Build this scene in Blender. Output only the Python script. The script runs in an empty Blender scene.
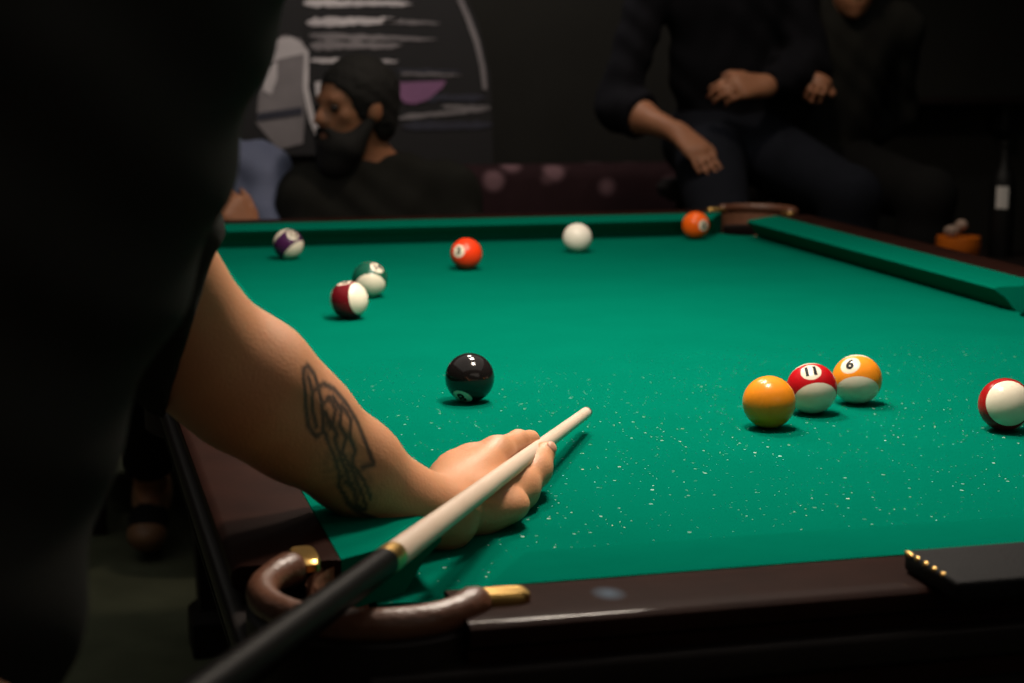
import bpy, bmesh, math, random
import numpy as np
from mathutils import Vector, Matrix

random.seed(7)
scene = bpy.context.scene
COL = scene.collection
B = 0.79                                   # height of the playing surface above the floor

# ------------------------------------------------------------------ camera
FW = np.array([0.2509, 0.9526, -0.1719]); R2 = np.array([0.9672, -0.2540, 0.0038])
FW /= np.linalg.norm(FW); R2 -= FW * (R2 @ FW); R2 /= np.linalg.norm(R2); U2 = np.cross(R2, FW)
CAM = np.array([-0.2871, -1.2459, 0.4228 + B])
cd = bpy.data.cameras.new('camera'); cam = bpy.data.objects.new('camera', cd); COL.objects.link(cam)
cam.matrix_world = Matrix(((R2[0], U2[0], -FW[0], CAM[0]), (R2[1], U2[1], -FW[1], CAM[1]),
                           (R2[2], U2[2], -FW[2], CAM[2]), (0, 0, 0, 1)))
cd.sensor_width = 36; cd.lens = 1777.25 / 1024 * 36; cd.clip_start = 0.05
cd.dof.use_dof = True; cd.dof.focus_distance = 1.74; cd.dof.aperture_fstop = 6.6
scene.camera = cam

# ------------------------------------------------------------------ world, lights, exposure
w = bpy.data.worlds.new('world'); scene.world = w; w.use_nodes = True
w.node_tree.nodes['Background'].inputs[0].default_value = (0.5, 0.55, 0.6, 1)
w.node_tree.nodes['Background'].inputs[1].default_value = 0.02
vs = scene.view_settings
vs.view_transform = 'Standard'; vs.look = 'None'; vs.gamma = 1; vs.use_curve_mapping = False; vs.exposure = 0.0
scene.cycles.use_denoising = True
scene.cycles.sample_clamp_indirect = 3.0

def spot(name, loc, power, target=None, size=2.2, blend=0.6, radius=0.10, color=(1, .87, .73)):
    l = bpy.data.lights.new(name, 'SPOT'); l.energy = power; l.spot_size = size; l.spot_blend = blend
    l.shadow_soft_size = radius; l.color = color
    o = bpy.data.objects.new(name, l); COL.objects.link(o); o.location = loc
    d = Vector(target) - Vector(loc) if target else Vector((0, 0, -1))
    o.rotation_euler = d.to_track_quat('-Z', 'Y').to_euler()
    return o
LAMPS = [(0.38, 0.50, 58.0), (0.38, 1.05, 54.0), (0.38, 1.60, 20.0)]
LAMP_H = B + 1.02
for lx, ly, e in LAMPS:
    spot('table_lamp_light', (lx, ly, LAMP_H + 0.0), e)
spot('wall_fill_light', (0.9, 3.6, 2.45), 44.0, target=(0.95, 4.55, 1.15), size=1.9, radius=0.06, color=(1, .9, .84))  # added spot without a fixture, brightens the back wall and mural
spot('lounge_fill_light', (1.1, 2.35, 2.6), 32.0, target=(1.1, 3.5, 0.8), size=1.8, radius=0.08, color=(1, .80, .62))  # unseen fill added above the lounge to brighten the seated people
al = bpy.data.lights.new('front_fill_light', 'AREA'); al.shape = 'RECTANGLE'; al.size = 2.6; al.size_y = 1.0; al.energy = 4.5; al.color = (1, .88, .74)  # soft fill added behind the camera, lifts shaded sides of balls and shirt
ao = bpy.data.objects.new('front_fill_light', al); COL.objects.link(ao); ao.location = (0.9, -2.5, 2.1)
ao.rotation_euler = (Vector((0.5, 1.0, 0.8)) - ao.location).to_track_quat('-Z', 'Y').to_euler()
al = bpy.data.lights.new('ceiling_fill_light', 'AREA'); al.shape = 'RECTANGLE'; al.size = 4.6; al.size_y = 4.6; al.energy = 24.0; al.color = (1, .95, .85)  # broad overhead fill with no fixture, added to lift the blacks
ao = bpy.data.objects.new('ceiling_fill_light', al); COL.objects.link(ao); ao.location = (0.3, 1.2, 2.76)

# ------------------------------------------------------------------ materials
def mat(name, color, rough=0.5, metal=0.0, noise=0.0, nscale=40, bump=0.0, bscale=200, coat=0.0, spec=0.5, emit=None, color2=None):
    m = bpy.data.materials.new(name); m.use_nodes = True
    nt = m.node_tree; b = nt.nodes['Principled BSDF']
    b.inputs['Base Color'].default_value = (*color, 1); b.inputs['Roughness'].default_value = rough
    b.inputs['Metallic'].default_value = metal; b.inputs['Coat Weight'].default_value = coat
    b.inputs['Coat Roughness'].default_value = 0.08
    b.inputs['Specular IOR Level'].default_value = spec
    geo = nt.nodes.new('ShaderNodeNewGeometry')
    n = nt.nodes.new('ShaderNodeTexNoise'); n.inputs['Scale'].default_value = nscale; n.inputs['Detail'].default_value = 5
    nt.links.new(geo.outputs['Position'], n.inputs['Vector'])
    mx = nt.nodes.new('ShaderNodeMix'); mx.data_type = 'RGBA'
    c2 = color2 or tuple(c * (1 - noise) for c in color)
    mx.inputs['A'].default_value = (*color, 1); mx.inputs['B'].default_value = (*c2, 1)
    nt.links.new(n.outputs['Fac'], mx.inputs['Factor']); nt.links.new(mx.outputs['Result'], b.inputs['Base Color'])
    if bump:
        n2 = nt.nodes.new('ShaderNodeTexNoise'); n2.inputs['Scale'].default_value = bscale
        nt.links.new(geo.outputs['Position'], n2.inputs['Vector'])
        bp = nt.nodes.new('ShaderNodeBump'); bp.inputs['Strength'].default_value = bump; bp.inputs['Distance'].default_value = 0.004
        nt.links.new(n2.outputs['Fac'], bp.inputs['Height']); nt.links.new(bp.outputs['Normal'], b.inputs['Normal'])
    if emit:
        b.inputs['Emission Color'].default_value = (*emit[:3], 1); b.inputs['Emission Strength'].default_value = emit[3]
    return m

M = {}
def _felt():
    m = mat('green_cloth', (0.0004, 0.128, 0.082), rough=1.0, noise=0.16, nscale=9, bump=0.12, bscale=900, spec=0.0)
    nt = m.node_tree; b = nt.nodes['Principled BSDF']
    prev = b.inputs['Base Color'].links[0].from_socket
    geo = nt.nodes.new('ShaderNodeNewGeometry')
    fac = None
    for scale, rad, keep in ((42, 0.085, 0.42), (95, 0.10, 0.60)):
        v = nt.nodes.new('ShaderNodeTexVoronoi'); v.voronoi_dimensions = '2D'; v.inputs['Scale'].default_value = scale
        nt.links.new(geo.outputs['Position'], v.inputs['Vector'])
        sep = nt.nodes.new('ShaderNodeSeparateColor'); nt.links.new(v.outputs['Color'], sep.inputs[0])
        r = nt.nodes.new('ShaderNodeMath'); r.operation = 'MULTIPLY'; r.inputs[1].default_value = rad
        nt.links.new(sep.outputs[1], r.inputs[0])
        lt = nt.nodes.new('ShaderNodeMath'); lt.operation = 'LESS_THAN'
        nt.links.new(v.outputs['Distance'], lt.inputs[0]); nt.links.new(r.outputs[0], lt.inputs[1])
        gt = nt.nodes.new('ShaderNodeMath'); gt.operation = 'GREATER_THAN'; gt.inputs[1].default_value = keep
        nt.links.new(sep.outputs[0], gt.inputs[0])
        mu = nt.nodes.new('ShaderNodeMath'); mu.operation = 'MULTIPLY'
        nt.links.new(lt.outputs[0], mu.inputs[0]); nt.links.new(gt.outputs[0], mu.inputs[1])
        mu2 = nt.nodes.new('ShaderNodeMath'); mu2.operation = 'MULTIPLY'
        nt.links.new(mu.outputs[0], mu2.inputs[0]); nt.links.new(sep.outputs[2], mu2.inputs[1])
        if fac is None: fac = mu2.outputs[0]
        else:
            a = nt.nodes.new('ShaderNodeMath'); a.operation = 'MAXIMUM'
            nt.links.new(fac, a.inputs[0]); nt.links.new(mu2.outputs[0], a.inputs[1]); fac = a.outputs[0]
    # chalk dust lies thickest where players break
    nz = nt.nodes.new('ShaderNodeTexNoise'); nz.inputs['Scale'].default_value = 5
    nt.links.new(geo.outputs['Position'], nz.inputs['Vector'])
    mr = nt.nodes.new('ShaderNodeMapRange'); mr.inputs['From Min'].default_value = 0.30; mr.inputs['From Max'].default_value = 0.52
    nt.links.new(nz.outputs['Fac'], mr.inputs['Value'])
    mm = nt.nodes.new('ShaderNodeMath'); mm.operation = 'MULTIPLY'
    sx_ = nt.nodes.new('ShaderNodeSeparateXYZ'); nt.links.new(geo.outputs['Position'], sx_.inputs[0])
    my = nt.nodes.new('ShaderNodeMapRange'); my.inputs['From Min'].default_value = 1.0; my.inputs['From Max'].default_value = 0.45
    nt.links.new(sx_.outputs['Y'], my.inputs['Value'])
    m3 = nt.nodes.new('ShaderNodeMath'); m3.operation = 'MULTIPLY'
    nt.links.new(mr.outputs[0], m3.inputs[0]); nt.links.new(my.outputs[0], m3.inputs[1])
    nt.links.new(fac, mm.inputs[0]); nt.links.new(m3.outputs[0], mm.inputs[1])
    mx = nt.nodes.new('ShaderNodeMix'); mx.data_type = 'RGBA'
    nt.links.new(prev, mx.inputs['A']); mx.inputs['B'].default_value = (0.32, 0.50, 0.44, 1)
    nt.links.new(mm.outputs[0], mx.inputs['Factor']); nt.links.new(mx.outputs['Result'], b.inputs['Base Color'])
    return m
M['felt'] = _felt()
M['cushion'] = mat('green_cushion_cloth', (0.0004, 0.128, 0.082), rough=1.0, noise=0.12, nscale=30, bump=0.1, bscale=900, spec=0.0)
def _wood():
    m = mat('mahogany', (0.024, 0.0080, 0.0052), rough=0.65, color2=(0.009, 0.003, 0.002), nscale=22, bump=0.06, bscale=120, coat=0.14, spec=0.03)
    nt = m.node_tree; b = nt.nodes['Principled BSDF']; prev = b.inputs['Base Color'].links[0].from_socket
    geo = nt.nodes.new('ShaderNodeNewGeometry')                    # one smudge of blue chalk on the near rail
    d = nt.nodes.new('ShaderNodeVectorMath'); d.operation = 'SUBTRACT'; d.inputs[1].default_value = (0.078, -0.124, B + 0.04)
    nt.links.new(geo.outputs['Position'], d.inputs[0])
    s = nt.nodes.new('ShaderNodeVectorMath'); s.operation = 'MULTIPLY'; s.inputs[1].default_value = (95, 70, 30)
    nt.links.new(d.outputs[0], s.inputs[0])
    l = nt.nodes.new('ShaderNodeVectorMath'); l.operation = 'LENGTH'; nt.links.new(s.outputs[0], l.inputs[0])
    mr = nt.nodes.new('ShaderNodeMapRange'); mr.inputs['From Min'].default_value = 1.25; mr.inputs['From Max'].default_value = 0.0
    mr.inputs['To Max'].default_value = 0.38; nt.links.new(l.outputs['Value'], mr.inputs['Value'])
    mx = nt.nodes.new('ShaderNodeMix'); mx.data_type = 'RGBA'; mx.inputs['B'].default_value = (0.16, 0.25, 0.34, 1)
    nt.links.new(prev, mx.inputs['A']); nt.links.new(mr.outputs[0], mx.inputs['Factor'])
    nt.links.new(mx.outputs['Result'], b.inputs['Base Color'])
    return m
M['wood'] = _wood()
M['darkwood'] = mat('dark_cabinet_wood', (0.014, 0.009, 0.008), rough=0.5, noise=0.4, nscale=20, spec=0.2)
M['leather'] = mat('brown_pocket_leather', (0.15, 0.058, 0.030), rough=0.40, color2=(0.09, 0.033, 0.017), nscale=60, bump=0.25, bscale=180)
M['cup_leather'] = mat('tan_pocket_leather', (0.27, 0.110, 0.058), rough=0.6, color2=(0.18, 0.070, 0.036), nscale=60, bump=0.25, bscale=180)
M['brass'] = mat('brass', (0.72, 0.45, 0.14), rough=0.32, metal=1.0, noise=0.35, nscale=60)
M['pocket_dark'] = mat('pocket_lining', (0.055, 0.026, 0.016), rough=0.75, noise=0.4, nscale=50)
M['maple'] = mat('maple_shaft', (0.66, 0.53, 0.42), rough=0.42, color2=(0.57, 0.43, 0.33), nscale=18, coat=0.1)
M['butt'] = mat('black_cue_butt', (0.0045, 0.004, 0.004), rough=0.45, noise=0.2, nscale=30, spec=0.06)
M['ferrule'] = mat('ivory_ferrule', (0.64, 0.53, 0.43), rough=0.35, noise=0.1)
M['tip'] = mat('cue_tip_leather', (0.10, 0.075, 0.06), rough=0.8, noise=0.3)
M['black_cloth'] = mat('black_cotton', (0.020, 0.020, 0.0175), rough=0.95, noise=0.2, nscale=30, bump=0.2, bscale=500, spec=0.1)
M['navy_cloth'] = mat('navy_sweater', (0.009, 0.009, 0.012), rough=0.95, noise=0.3, nscale=20, spec=0.1)
M['jeans'] = mat('dark_denim', (0.013, 0.015, 0.022), rough=0.92, noise=0.4, nscale=40, spec=0.1)
M['denim_shirt'] = mat('pale_blue_denim', (0.21, 0.24, 0.36), rough=0.9, color2=(0.13, 0.15, 0.25), nscale=14, bump=0.2, bscale=300, spec=0.15)
M['dark_trousers'] = mat('charcoal_trousers', (0.012, 0.012, 0.012), rough=0.92, noise=0.3, spec=0.1)
M['hair'] = mat('dark_brown_hair', (0.007, 0.0055, 0.0045), rough=0.8, noise=0.5, nscale=150, bump=0.5, bscale=260)
M['eye'] = mat('dark_eye', (0.03, 0.02, 0.015), rough=0.15, noise=0.1)
M['nail'] = mat('finger_nail', (0.55, 0.28, 0.18), rough=0.5, noise=0.05)
M['shoe_tan'] = mat('tan_shoe_leather', (0.28, 0.14, 0.07), rough=0.5, noise=0.3)
M['shoe_dark'] = mat('black_shoe_leather', (0.012, 0.011, 0.010), rough=0.5, noise=0.3)
M['black_leather'] = mat('black_case_leather', (0.006, 0.006, 0.007), rough=0.75, spec=0.12, noise=0.3, nscale=80, bump=0.15, bscale=250)
M['black_metal'] = mat('black_metal', (0.015, 0.015, 0.015), rough=0.45, metal=0.6, noise=0.2)
M['shade_green'] = mat('green_enamel', (0.01, 0.06, 0.03), rough=0.25, noise=0.1, coat=0.4)
M['bulb'] = mat('lit_bulb', (0.9, 0.8, 0.6), rough=0.4, emit=(1, .82, .6, 6))
def skin(name, c1, c2):
    m = mat(name, c1, rough=0.48, color2=c2, nscale=28, bump=0.12, bscale=420, spec=0.4)
    nt = m.node_tree; b = nt.nodes['Principled BSDF']
    b.inputs['Subsurface Weight'].default_value = 0.12; b.inputs['Subsurface Radius'].default_value = (1, .35, .2); b.inputs['Subsurface Scale'].default_value = 0.006
    prev = b.inputs['Base Color'].links[0].from_socket
    at = nt.nodes.new('ShaderNodeAttribute'); at.attribute_name = 'ink'
    mx = nt.nodes.new('ShaderNodeMix'); mx.data_type = 'RGBA'; mx.inputs['B'].default_value = (0.035, 0.032, 0.030, 1)
    nt.links.new(prev, mx.inputs['A']); nt.links.new(at.outputs['Fac'], mx.inputs['Factor'])
    nt.links.new(mx.outputs['Result'], b.inputs['Base Color'])
    return m
M['skin'] = skin('skin', (0.58, 0.275, 0.140), (0.49, 0.220, 0.108))
M['skin_b'] = skin('skin_tanned', (0.42, 0.19, 0.10), (0.36, 0.15, 0.08))

# ------------------------------------------------------------------ object helpers
def origin(o):
    v = Vector((0, 0, 0))
    while o is not None: v = v + o.location; o = o.parent
    return v
def obj(name, verts, faces, material, parent=None, smooth=False, mats=None, fmat=None, ink=None):
    off = origin(parent) if parent else Vector((0, 0, 0))
    me = bpy.data.meshes.new(name)
    va = np.asarray(verts, float) - np.array(off)
    me.from_pydata(va.tolist(), [], [list(map(int, f)) for f in faces]); me.update()
    for mm in (mats or [material]): me.materials.append(mm)
    if fmat is not None: me.polygons.foreach_set('material_index', list(fmat))
    if smooth: me.polygons.foreach_set('use_smooth', [True] * len(me.polygons))
    if ink is not None:
        a = me.attributes.new('ink', 'FLOAT', 'POINT'); a.data.foreach_set('value', list(map(float, ink)))
    o = bpy.data.objects.new(name, me); COL.objects.link(o)
    if parent: o.parent = parent
    return o
def thing(name, label, cat, loc, group=None):
    o = bpy.data.objects.new(name, None); COL.objects.link(o); o.location = loc
    o.empty_display_size = 0.05
    o['label'] = label; o['category'] = cat
    if group: o['group'] = group
    return o
def tag(o, label, cat, group=None):
    o['label'] = label; o['category'] = cat
    if group: o['group'] = group
    return o
class MB:
    def __init__(s): s.v = []; s.f = []; s.m = []
    def add(s, v, f, mi=0):
        n = len(s.v); s.v += [tuple(map(float, p)) for p in v]; s.f += [[i + n for i in q] for q in f]; s.m += [mi] * len(f); return s
    def box(s, x0, x1, y0, y1, z0, z1, bev=0.0, mi=0, seg=2):
        bm = bmesh.new(); bmesh.ops.create_cube(bm, size=1)
        for v in bm.verts: v.co = ((x0 + x1) / 2 + v.co.x * (x1 - x0), (y0 + y1) / 2 + v.co.y * (y1 - y0), (z0 + z1) / 2 + v.co.z * (z1 - z0))
        if bev: bmesh.ops.bevel(bm, geom=bm.edges[:], offset=bev, segments=seg, profile=0.5, affect='EDGES')
        bm.verts.index_update(); s.add([v.co[:] for v in bm.verts], [[v.index for v in f.verts] for f in bm.faces], mi); bm.free(); return s
    def tube(s, pts, radii, n=20, cap=True, mi=0, closed=False):
        P = [Vector(p) for p in pts]; m = len(P); rings = []; up = None
        for i in range(m):
            t = (P[(i + 1) % m] - P[i - 1]) if closed else (P[min(i + 1, m - 1)] - P[max(i - 1, 0)])
            t.normalize()
            if up is None: up = t.orthogonal().normalized()
            up = (up - t * up.dot(t)).normalized(); sd = t.cross(up)
            r = radii[i] if hasattr(radii, '__len__') else radii
            rings.append([P[i] + (up * math.cos(2 * math.pi * k / n) + sd * math.sin(2 * math.pi * k / n)) * r for k in range(n)])
        v = [p for rg in rings for p in rg]; f = []
        for i in range(m if closed else m - 1):
            for k in range(n):
                a = i * n + k; b_ = i * n + (k + 1) % n; j = (i + 1) % m
                f.append([a, b_, j * n + (k + 1) % n, j * n + k])
        if cap and not closed: f += [list(range(n))[::-1], [(m - 1) * n + k for k in range(n)]]
        return s.add(v, f, mi)
    def lathe(s, c, prof, n=32, mi=0):
        v = []; f = []; m = len(prof)
        for (r, z) in prof:
            for k in range(n): v.append((c[0] + r * math.cos(2 * math.pi * k / n), c[1] + r * math.sin(2 * math.pi * k / n), c[2] + z))
        for i in range(m - 1):
            for k in range(n): f.append([i * n + k, i * n + (k + 1) % n, (i + 1) * n + (k + 1) % n, (i + 1) * n + k])
        f += [list(range(n))[::-1], [(m - 1) * n + k for k in range(n)]]
        return s.add(v, f, mi)
    def sweep(s, prof, A, Bp, mi=0):
        """profile rings: list of points at end A and matching list at end Bp"""
        n = len(prof[0]); v = list(prof[0]) + list(prof[1]); f = []
        for k in range(n): f.append([k, (k + 1) % n, n + (k + 1) % n, n + k])
        f += [list(range(n))[::-1], [n + k for k in range(n)]]
        return s.add(v, f, mi)
    def build(s, name, material, parent=None, smooth=False, mats=None):
        o = obj(name, s.v, s.f, material, parent, smooth, mats, s.m if mats else None)
        bm = bmesh.new(); bm.from_mesh(o.data); bmesh.ops.recalc_face_normals(bm, faces=bm.faces); bm.to_mesh(o.data); bm.free()
        return o
def autosmooth(o, ang=40):
    o.data.polygons.foreach_set('use_smooth', [True] * len(o.data.polygons))
    bm = bmesh.new(); bm.from_mesh(o.data)
    for e in bm.edges: e.smooth = e.calc_face_angle(3.1) < math.radians(ang)
    bm.to_mesh(o.data); bm.free(); return o

# ------------------------------------------------------------------ organic shapes: signed distances and surface nets
A3 = lambda *p: np.array(p, float)
def nrm(v): v = np.asarray(v, float); return v / np.linalg.norm(v)
def rc(a, b, ra, rb=None): return ('rc', np.asarray(a, float), np.asarray(b, float), ra, ra if rb is None else rb)
def el(c, rad, X=(1, 0, 0), Y=(0, 1, 0), Z=(0, 0, 1)): return ('el', np.asarray(c, float), np.array([X, Y, Z], float).T, np.array(rad, float))
def smin(a, b, k):
    if k <= 0: return np.minimum(a, b)
    h = np.maximum(k - np.abs(a - b), 0) / k
    return np.minimum(a, b) - h * h * k * 0.25
def ev(nd, p):
    t = nd[0]
    if t == 'rc':
        _, a, b, ra, rb = nd; pa = p - a; ba = b - a; L = ba @ ba
        h = np.clip(pa @ ba / max(L, 1e-12), 0, 1); q = pa - h[:, None] * ba
        return np.sqrt(np.einsum('ij,ij->i', q, q)) - (ra + (rb - ra) * h)
    if t == 'el':
        _, c, Rm, rad = nd; q = (p - c) @ Rm
        k0 = np.linalg.norm(q / rad, axis=1); k1 = np.linalg.norm(q / rad ** 2, axis=1) + 1e-9
        return k0 * (k0 - 1) / k1
    if t == 'u':
        d = ev(nd[2][0], p)
        for c in nd[2][1:]: d = smin(d, ev(c, p), nd[1])
        return d
    if t == 'x':
        d = ev(nd[1][0], p)
        for c in nd[1][1:]: d = np.maximum(d, ev(c, p))
        return d
    if t == 'half': return (p - nd[1]) @ nd[2]
    if t == 'off': return ev(nd[2], p) - nd[1]
    if t == 'sub': return -smin(-ev(nd[2], p), ev(nd[3], p), nd[1])
    if t == 'disp': return ev(nd[2], p) + nd[1](p)
def U(k, *n): return ('u', k, list(n))
def half(p, n): return ('half', np.asarray(p, float), nrm(n))
OFF8 = np.array([[i, j, k] for i in (0, 1) for j in (0, 1) for k in (0, 1)])
def surf(node, lo, hi, res, levels=5):
    lo = np.array(lo, float); hi = np.array(hi, float); s = res * 2 ** levels
    n = np.ceil((hi - lo) / s).astype(int)
    c = np.stack(np.meshgrid(*[np.arange(k) for k in n], indexing='ij'), -1).reshape(-1, 3)
    for l in range(levels + 1):
        d = ev(node, lo + (c + 0.5) * s); c = c[np.abs(d) < s * 0.87 * 1.6]
        if l < levels: c = (c[:, None, :] * 2 + OFF8[None]).reshape(-1, 3); s /= 2
    K = 1 << 20
    key = lambda q: (q[..., 0].astype(np.int64) * K + q[..., 1]) * K + q[..., 2]
    cor = c[:, None, :] + OFF8[None]; kk = key(cor)
    uk, inv = np.unique(kk, return_inverse=True); inv = inv.reshape(kk.shape)
    pts = np.stack([uk // (K * K), (uk // K) % K, uk % K], -1)
    val = ev(node, lo + pts * s); cv = val[inv]
    ins = cv < 0; act = ins.any(1) & ~ins.all(1)
    c = c[act]; cv = cv[act]
    E = [(a, b) for a in range(8) for b in range(a + 1, 8) if bin(a ^ b).count('1') == 1]
    acc = np.zeros((len(c), 3)); cnt = np.zeros(len(c))
    for a, b in E:
        sg = (cv[:, a] < 0) != (cv[:, b] < 0); va = cv[:, a]; vb = cv[:, b]
        t = np.where(sg, va / np.where(sg, va - vb, 1), 0)
        acc += np.where(sg[:, None], OFF8[a] + t[:, None] * (OFF8[b] - OFF8[a]), 0); cnt += sg
    verts = lo + (c + acc / cnt[:, None]) * s
    ck = key(c); order = np.argsort(ck); sk = ck[order]
    def find(q):
        kq = key(q); i = np.searchsorted(sk, kq); i = np.minimum(i, len(sk) - 1)
        return np.where(sk[i] == kq, order[i], -1)
    faces = []
    for ax in range(3):
        b, cc = (ax + 1) % 3, (ax + 2) % 3
        e1 = 1 << (2 - ax)
        sg = (cv[:, 0] < 0) != (cv[:, e1] < 0); q = c[sg]; flip = cv[sg, 0] < 0
        d1 = np.zeros(3, int); d1[b] = 1; d2 = np.zeros(3, int); d2[cc] = 1
        f = np.stack([find(q), find(q - d1), find(q - d1 - d2), find(q - d2)], -1)
        f[~flip] = f[~flip][:, ::-1]; faces.append(f[(f >= 0).all(1)])
    return verts, np.concatenate(faces)
def blob(name, node, lo, hi, res, material, parent, ink=None, levels=5):
    v, f = surf(node, lo, hi, res, levels)
    # relax once to take the grid out of the surface
    for it in range(2):
        acc = np.zeros_like(v); cnt = np.zeros(len(v))
        for k in range(4):
            np.add.at(acc, f[:, k], v[f[:, (k + 1) % 4]]); np.add.at(cnt, f[:, k], 1)
        v = v * 0.5 + 0.5 * acc / np.maximum(cnt, 1)[:, None]
    return obj(name, v, f, material, parent, smooth=True, ink=None if ink is None else ink(v))

# ------------------------------------------------------------------ the room
def struct(name, mb, material):
    o = mb.build(name, material); o['kind'] = 'structure'; return o
M['carpet'] = mat('dark_carpet', (0.13, 0.14, 0.09), rough=1.0, color2=(0.055, 0.062, 0.040), nscale=7, bump=0.5, bscale=300, spec=0.05)
M['wallpaint'] = mat('dark_wall_paint', (0.020, 0.0195, 0.017), rough=0.9, noise=0.3, nscale=5, spec=0.1)
M['ceil'] = mat('dark_ceiling_paint', (0.02, 0.02, 0.02), rough=0.9, noise=0.2, nscale=4, spec=0.1)
X0, X1, Y0, Y1, HC = -2.7, 4.0, -2.6, 4.62, 2.8
struct('floor', MB().box(X0, X1, Y0, Y1, -0.1, 0), M['carpet'])
M['pale_paint'] = mat('grey_wall_paint', (0.22, 0.21, 0.19), rough=0.9, noise=0.2, nscale=4, spec=0.1)
struct('ceiling', MB().box(X0, X1, Y0, Y1, HC, HC + 0.1), M['ceil'])
struct('wall_back', MB().box(X0, X1, Y1, Y1 + 0.1, 0, HC), M['wallpaint'])
struct('wall_front', MB().box(X0, X1, Y0 - 0.1, Y0, 0, HC), M['pale_paint'])
struct('wall_left', MB().box(X0 - 0.1, X0, Y0, Y1, 0, HC), M['pale_paint'])
struct('wall_right', MB().box(X1, X1 + 0.1, Y0, Y1, 0, HC), M['wallpaint'])
struct('baseboard_back', MB().box(X0, X1, Y1 - 0.015, Y1, 0, 0.10, 0.004), M['darkwood'])

# ------------------------------------------------------------------ pool table
W_, L_ = 1.12, 2.24
NZ = 0.0375; CW = 0.0877; RW = 0.1680
tbl = thing('pool_table', 'large pool table with green cloth, dark wooden rails and brown leather pockets', 'pool table', (W_ / 2, L_ / 2, 0))
CP = [(-0.048, -0.048), (W_ + 0.048, -0.048), (W_ + 0.048, L_ + 0.048), (-0.048, L_ + 0.048)]
SP = [(-0.075, L_ / 2), (W_ + 0.075, L_ / 2)]
def arc(c, r, a0, a1, n=14): return [(c[0] + r * math.cos(math.radians(a0 + (a1 - a0) * i / n)), c[1] + r * math.sin(math.radians(a0 + (a1 - a0) * i / n))) for i in range(n + 1)]
ol = []
ol += arc(CP[0], 0.062, 100, -10)            # concave bites at the pockets, counter-clockwise outline
ol += arc(CP[1], 0.062, 190, 80)
ol += arc(SP[1], 0.058, 250, 110)
ol += arc(CP[2], 0.062, 280, 170)
ol += arc(CP[3], 0.062, 10, -100)
ol += arc(SP[0], 0.058, 70, -70)
n = len(ol)
# bed: triangulated ngon top and bottom
bm = bmesh.new()
tv = [bm.verts.new((x, y, B)) for x, y in ol]; bv = [bm.verts.new((x, y, B - 0.03)) for x, y in ol]
ft = bm.faces.new(tv); fb = bm.faces.new(bv[::-1])
for i in range(n): bm.faces.new([tv[i], bv[i], bv[(i + 1) % n], tv[(i + 1) % n]])
bmesh.ops.triangulate(bm, faces=[ft, fb]); bmesh.ops.recalc_face_normals(bm, faces=bm.faces); bm.verts.index_update()
obj('playing_bed', [v.co[:] for v in bm.verts], [[v.index for v in f.verts] for f in bm.faces], M['felt'], tbl); bm.free()
# cushions: cross-section (distance outward from nose line, height)
PROF = [(0.034, 0.0005), (0.015, 0.0235), (0.0015, 0.0325), (0.0, 0.0355), (0.002, 0.0375), (0.008, 0.0388), (0.05, 0.0405), (CW, 0.041), (CW, 0.0005)]
def cushion(p0, p1, outv, cut0, cut1):
    """p0,p1 nose ends; the back edge is longer/shorter by cut per metre outward"""
    p0 = Vector((*p0, 0)); p1 = Vector((*p1, 0)); o_ = Vector((*outv, 0)); t = (p1 - p0).normalized()
    a = [p0 + o_ * d + t * (cut0 * d) + Vector((0, 0, B + h)) for d, h in PROF]
    b = [p1 + o_ * d + t * (cut1 * d) + Vector((0, 0, B + h)) for d, h in PROF]
    c = MB().sweep([a, b], None, None).build('cushion', M['cushion'], tbl)
    return autosmooth(c, 30)
E1, ES = 0.055, 0.062
cushion((E1, 0), (W_ - E1, 0), (0, -1), -0.62, 0.62)
cushion((E1, L_), (W_ - E1, L_), (0, 1), -0.62, 0.62)
for sx, x in ((-1, 0.0), (1, W_)):
    cushion((x, E1), (x, L_ / 2 - ES), (sx, 0), -0.62, 0.25)
    cushion((x, L_ / 2 + ES), (x, L_ - E1), (sx, 0), -0.25, 0.62)
# wooden rails
def rail(p0, p1, outv):
    w = RW - CW
    pr = [(0, -0.03), (0, 0.040), (0.004, 0.0412), (w - 0.008, 0.0412), (w - 0.004, 0.0403), (w - 0.001, 0.0378), (w, 0.034), (w - 0.001, 0.026), (w - 0.004, 0.0235), (w - 0.0075, 0.0215), (w - 0.0075, -0.03)]
    p0 = Vector((*p0, 0)); p1 = Vector((*p1, 0)); o_ = Vector((*outv, 0))
    a = [p0 + o_ * (CW + d) + Vector((0, 0, B + h)) for d, h in pr]; b = [p1 + o_ * (CW + d) + Vector((0, 0, B + h)) for d, h in pr]
    return autosmooth(MB().sweep([a, b], None, None).build('rail', M['wood'], tbl), 35)
RE = -0.038
rail((RE + 0.008, 0), (W_ - RE - 0.008, 0), (0, -1)); rail((0, L_), (W_, L_), (0, 1))
for sx, x in ((-1, 0.0), (1, W_)):
    rail((x, 0), (x, L_ / 2 - 0.075), (sx, 0)); rail((x, L_ / 2 + 0.075), (x, L_), (sx, 0))
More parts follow.
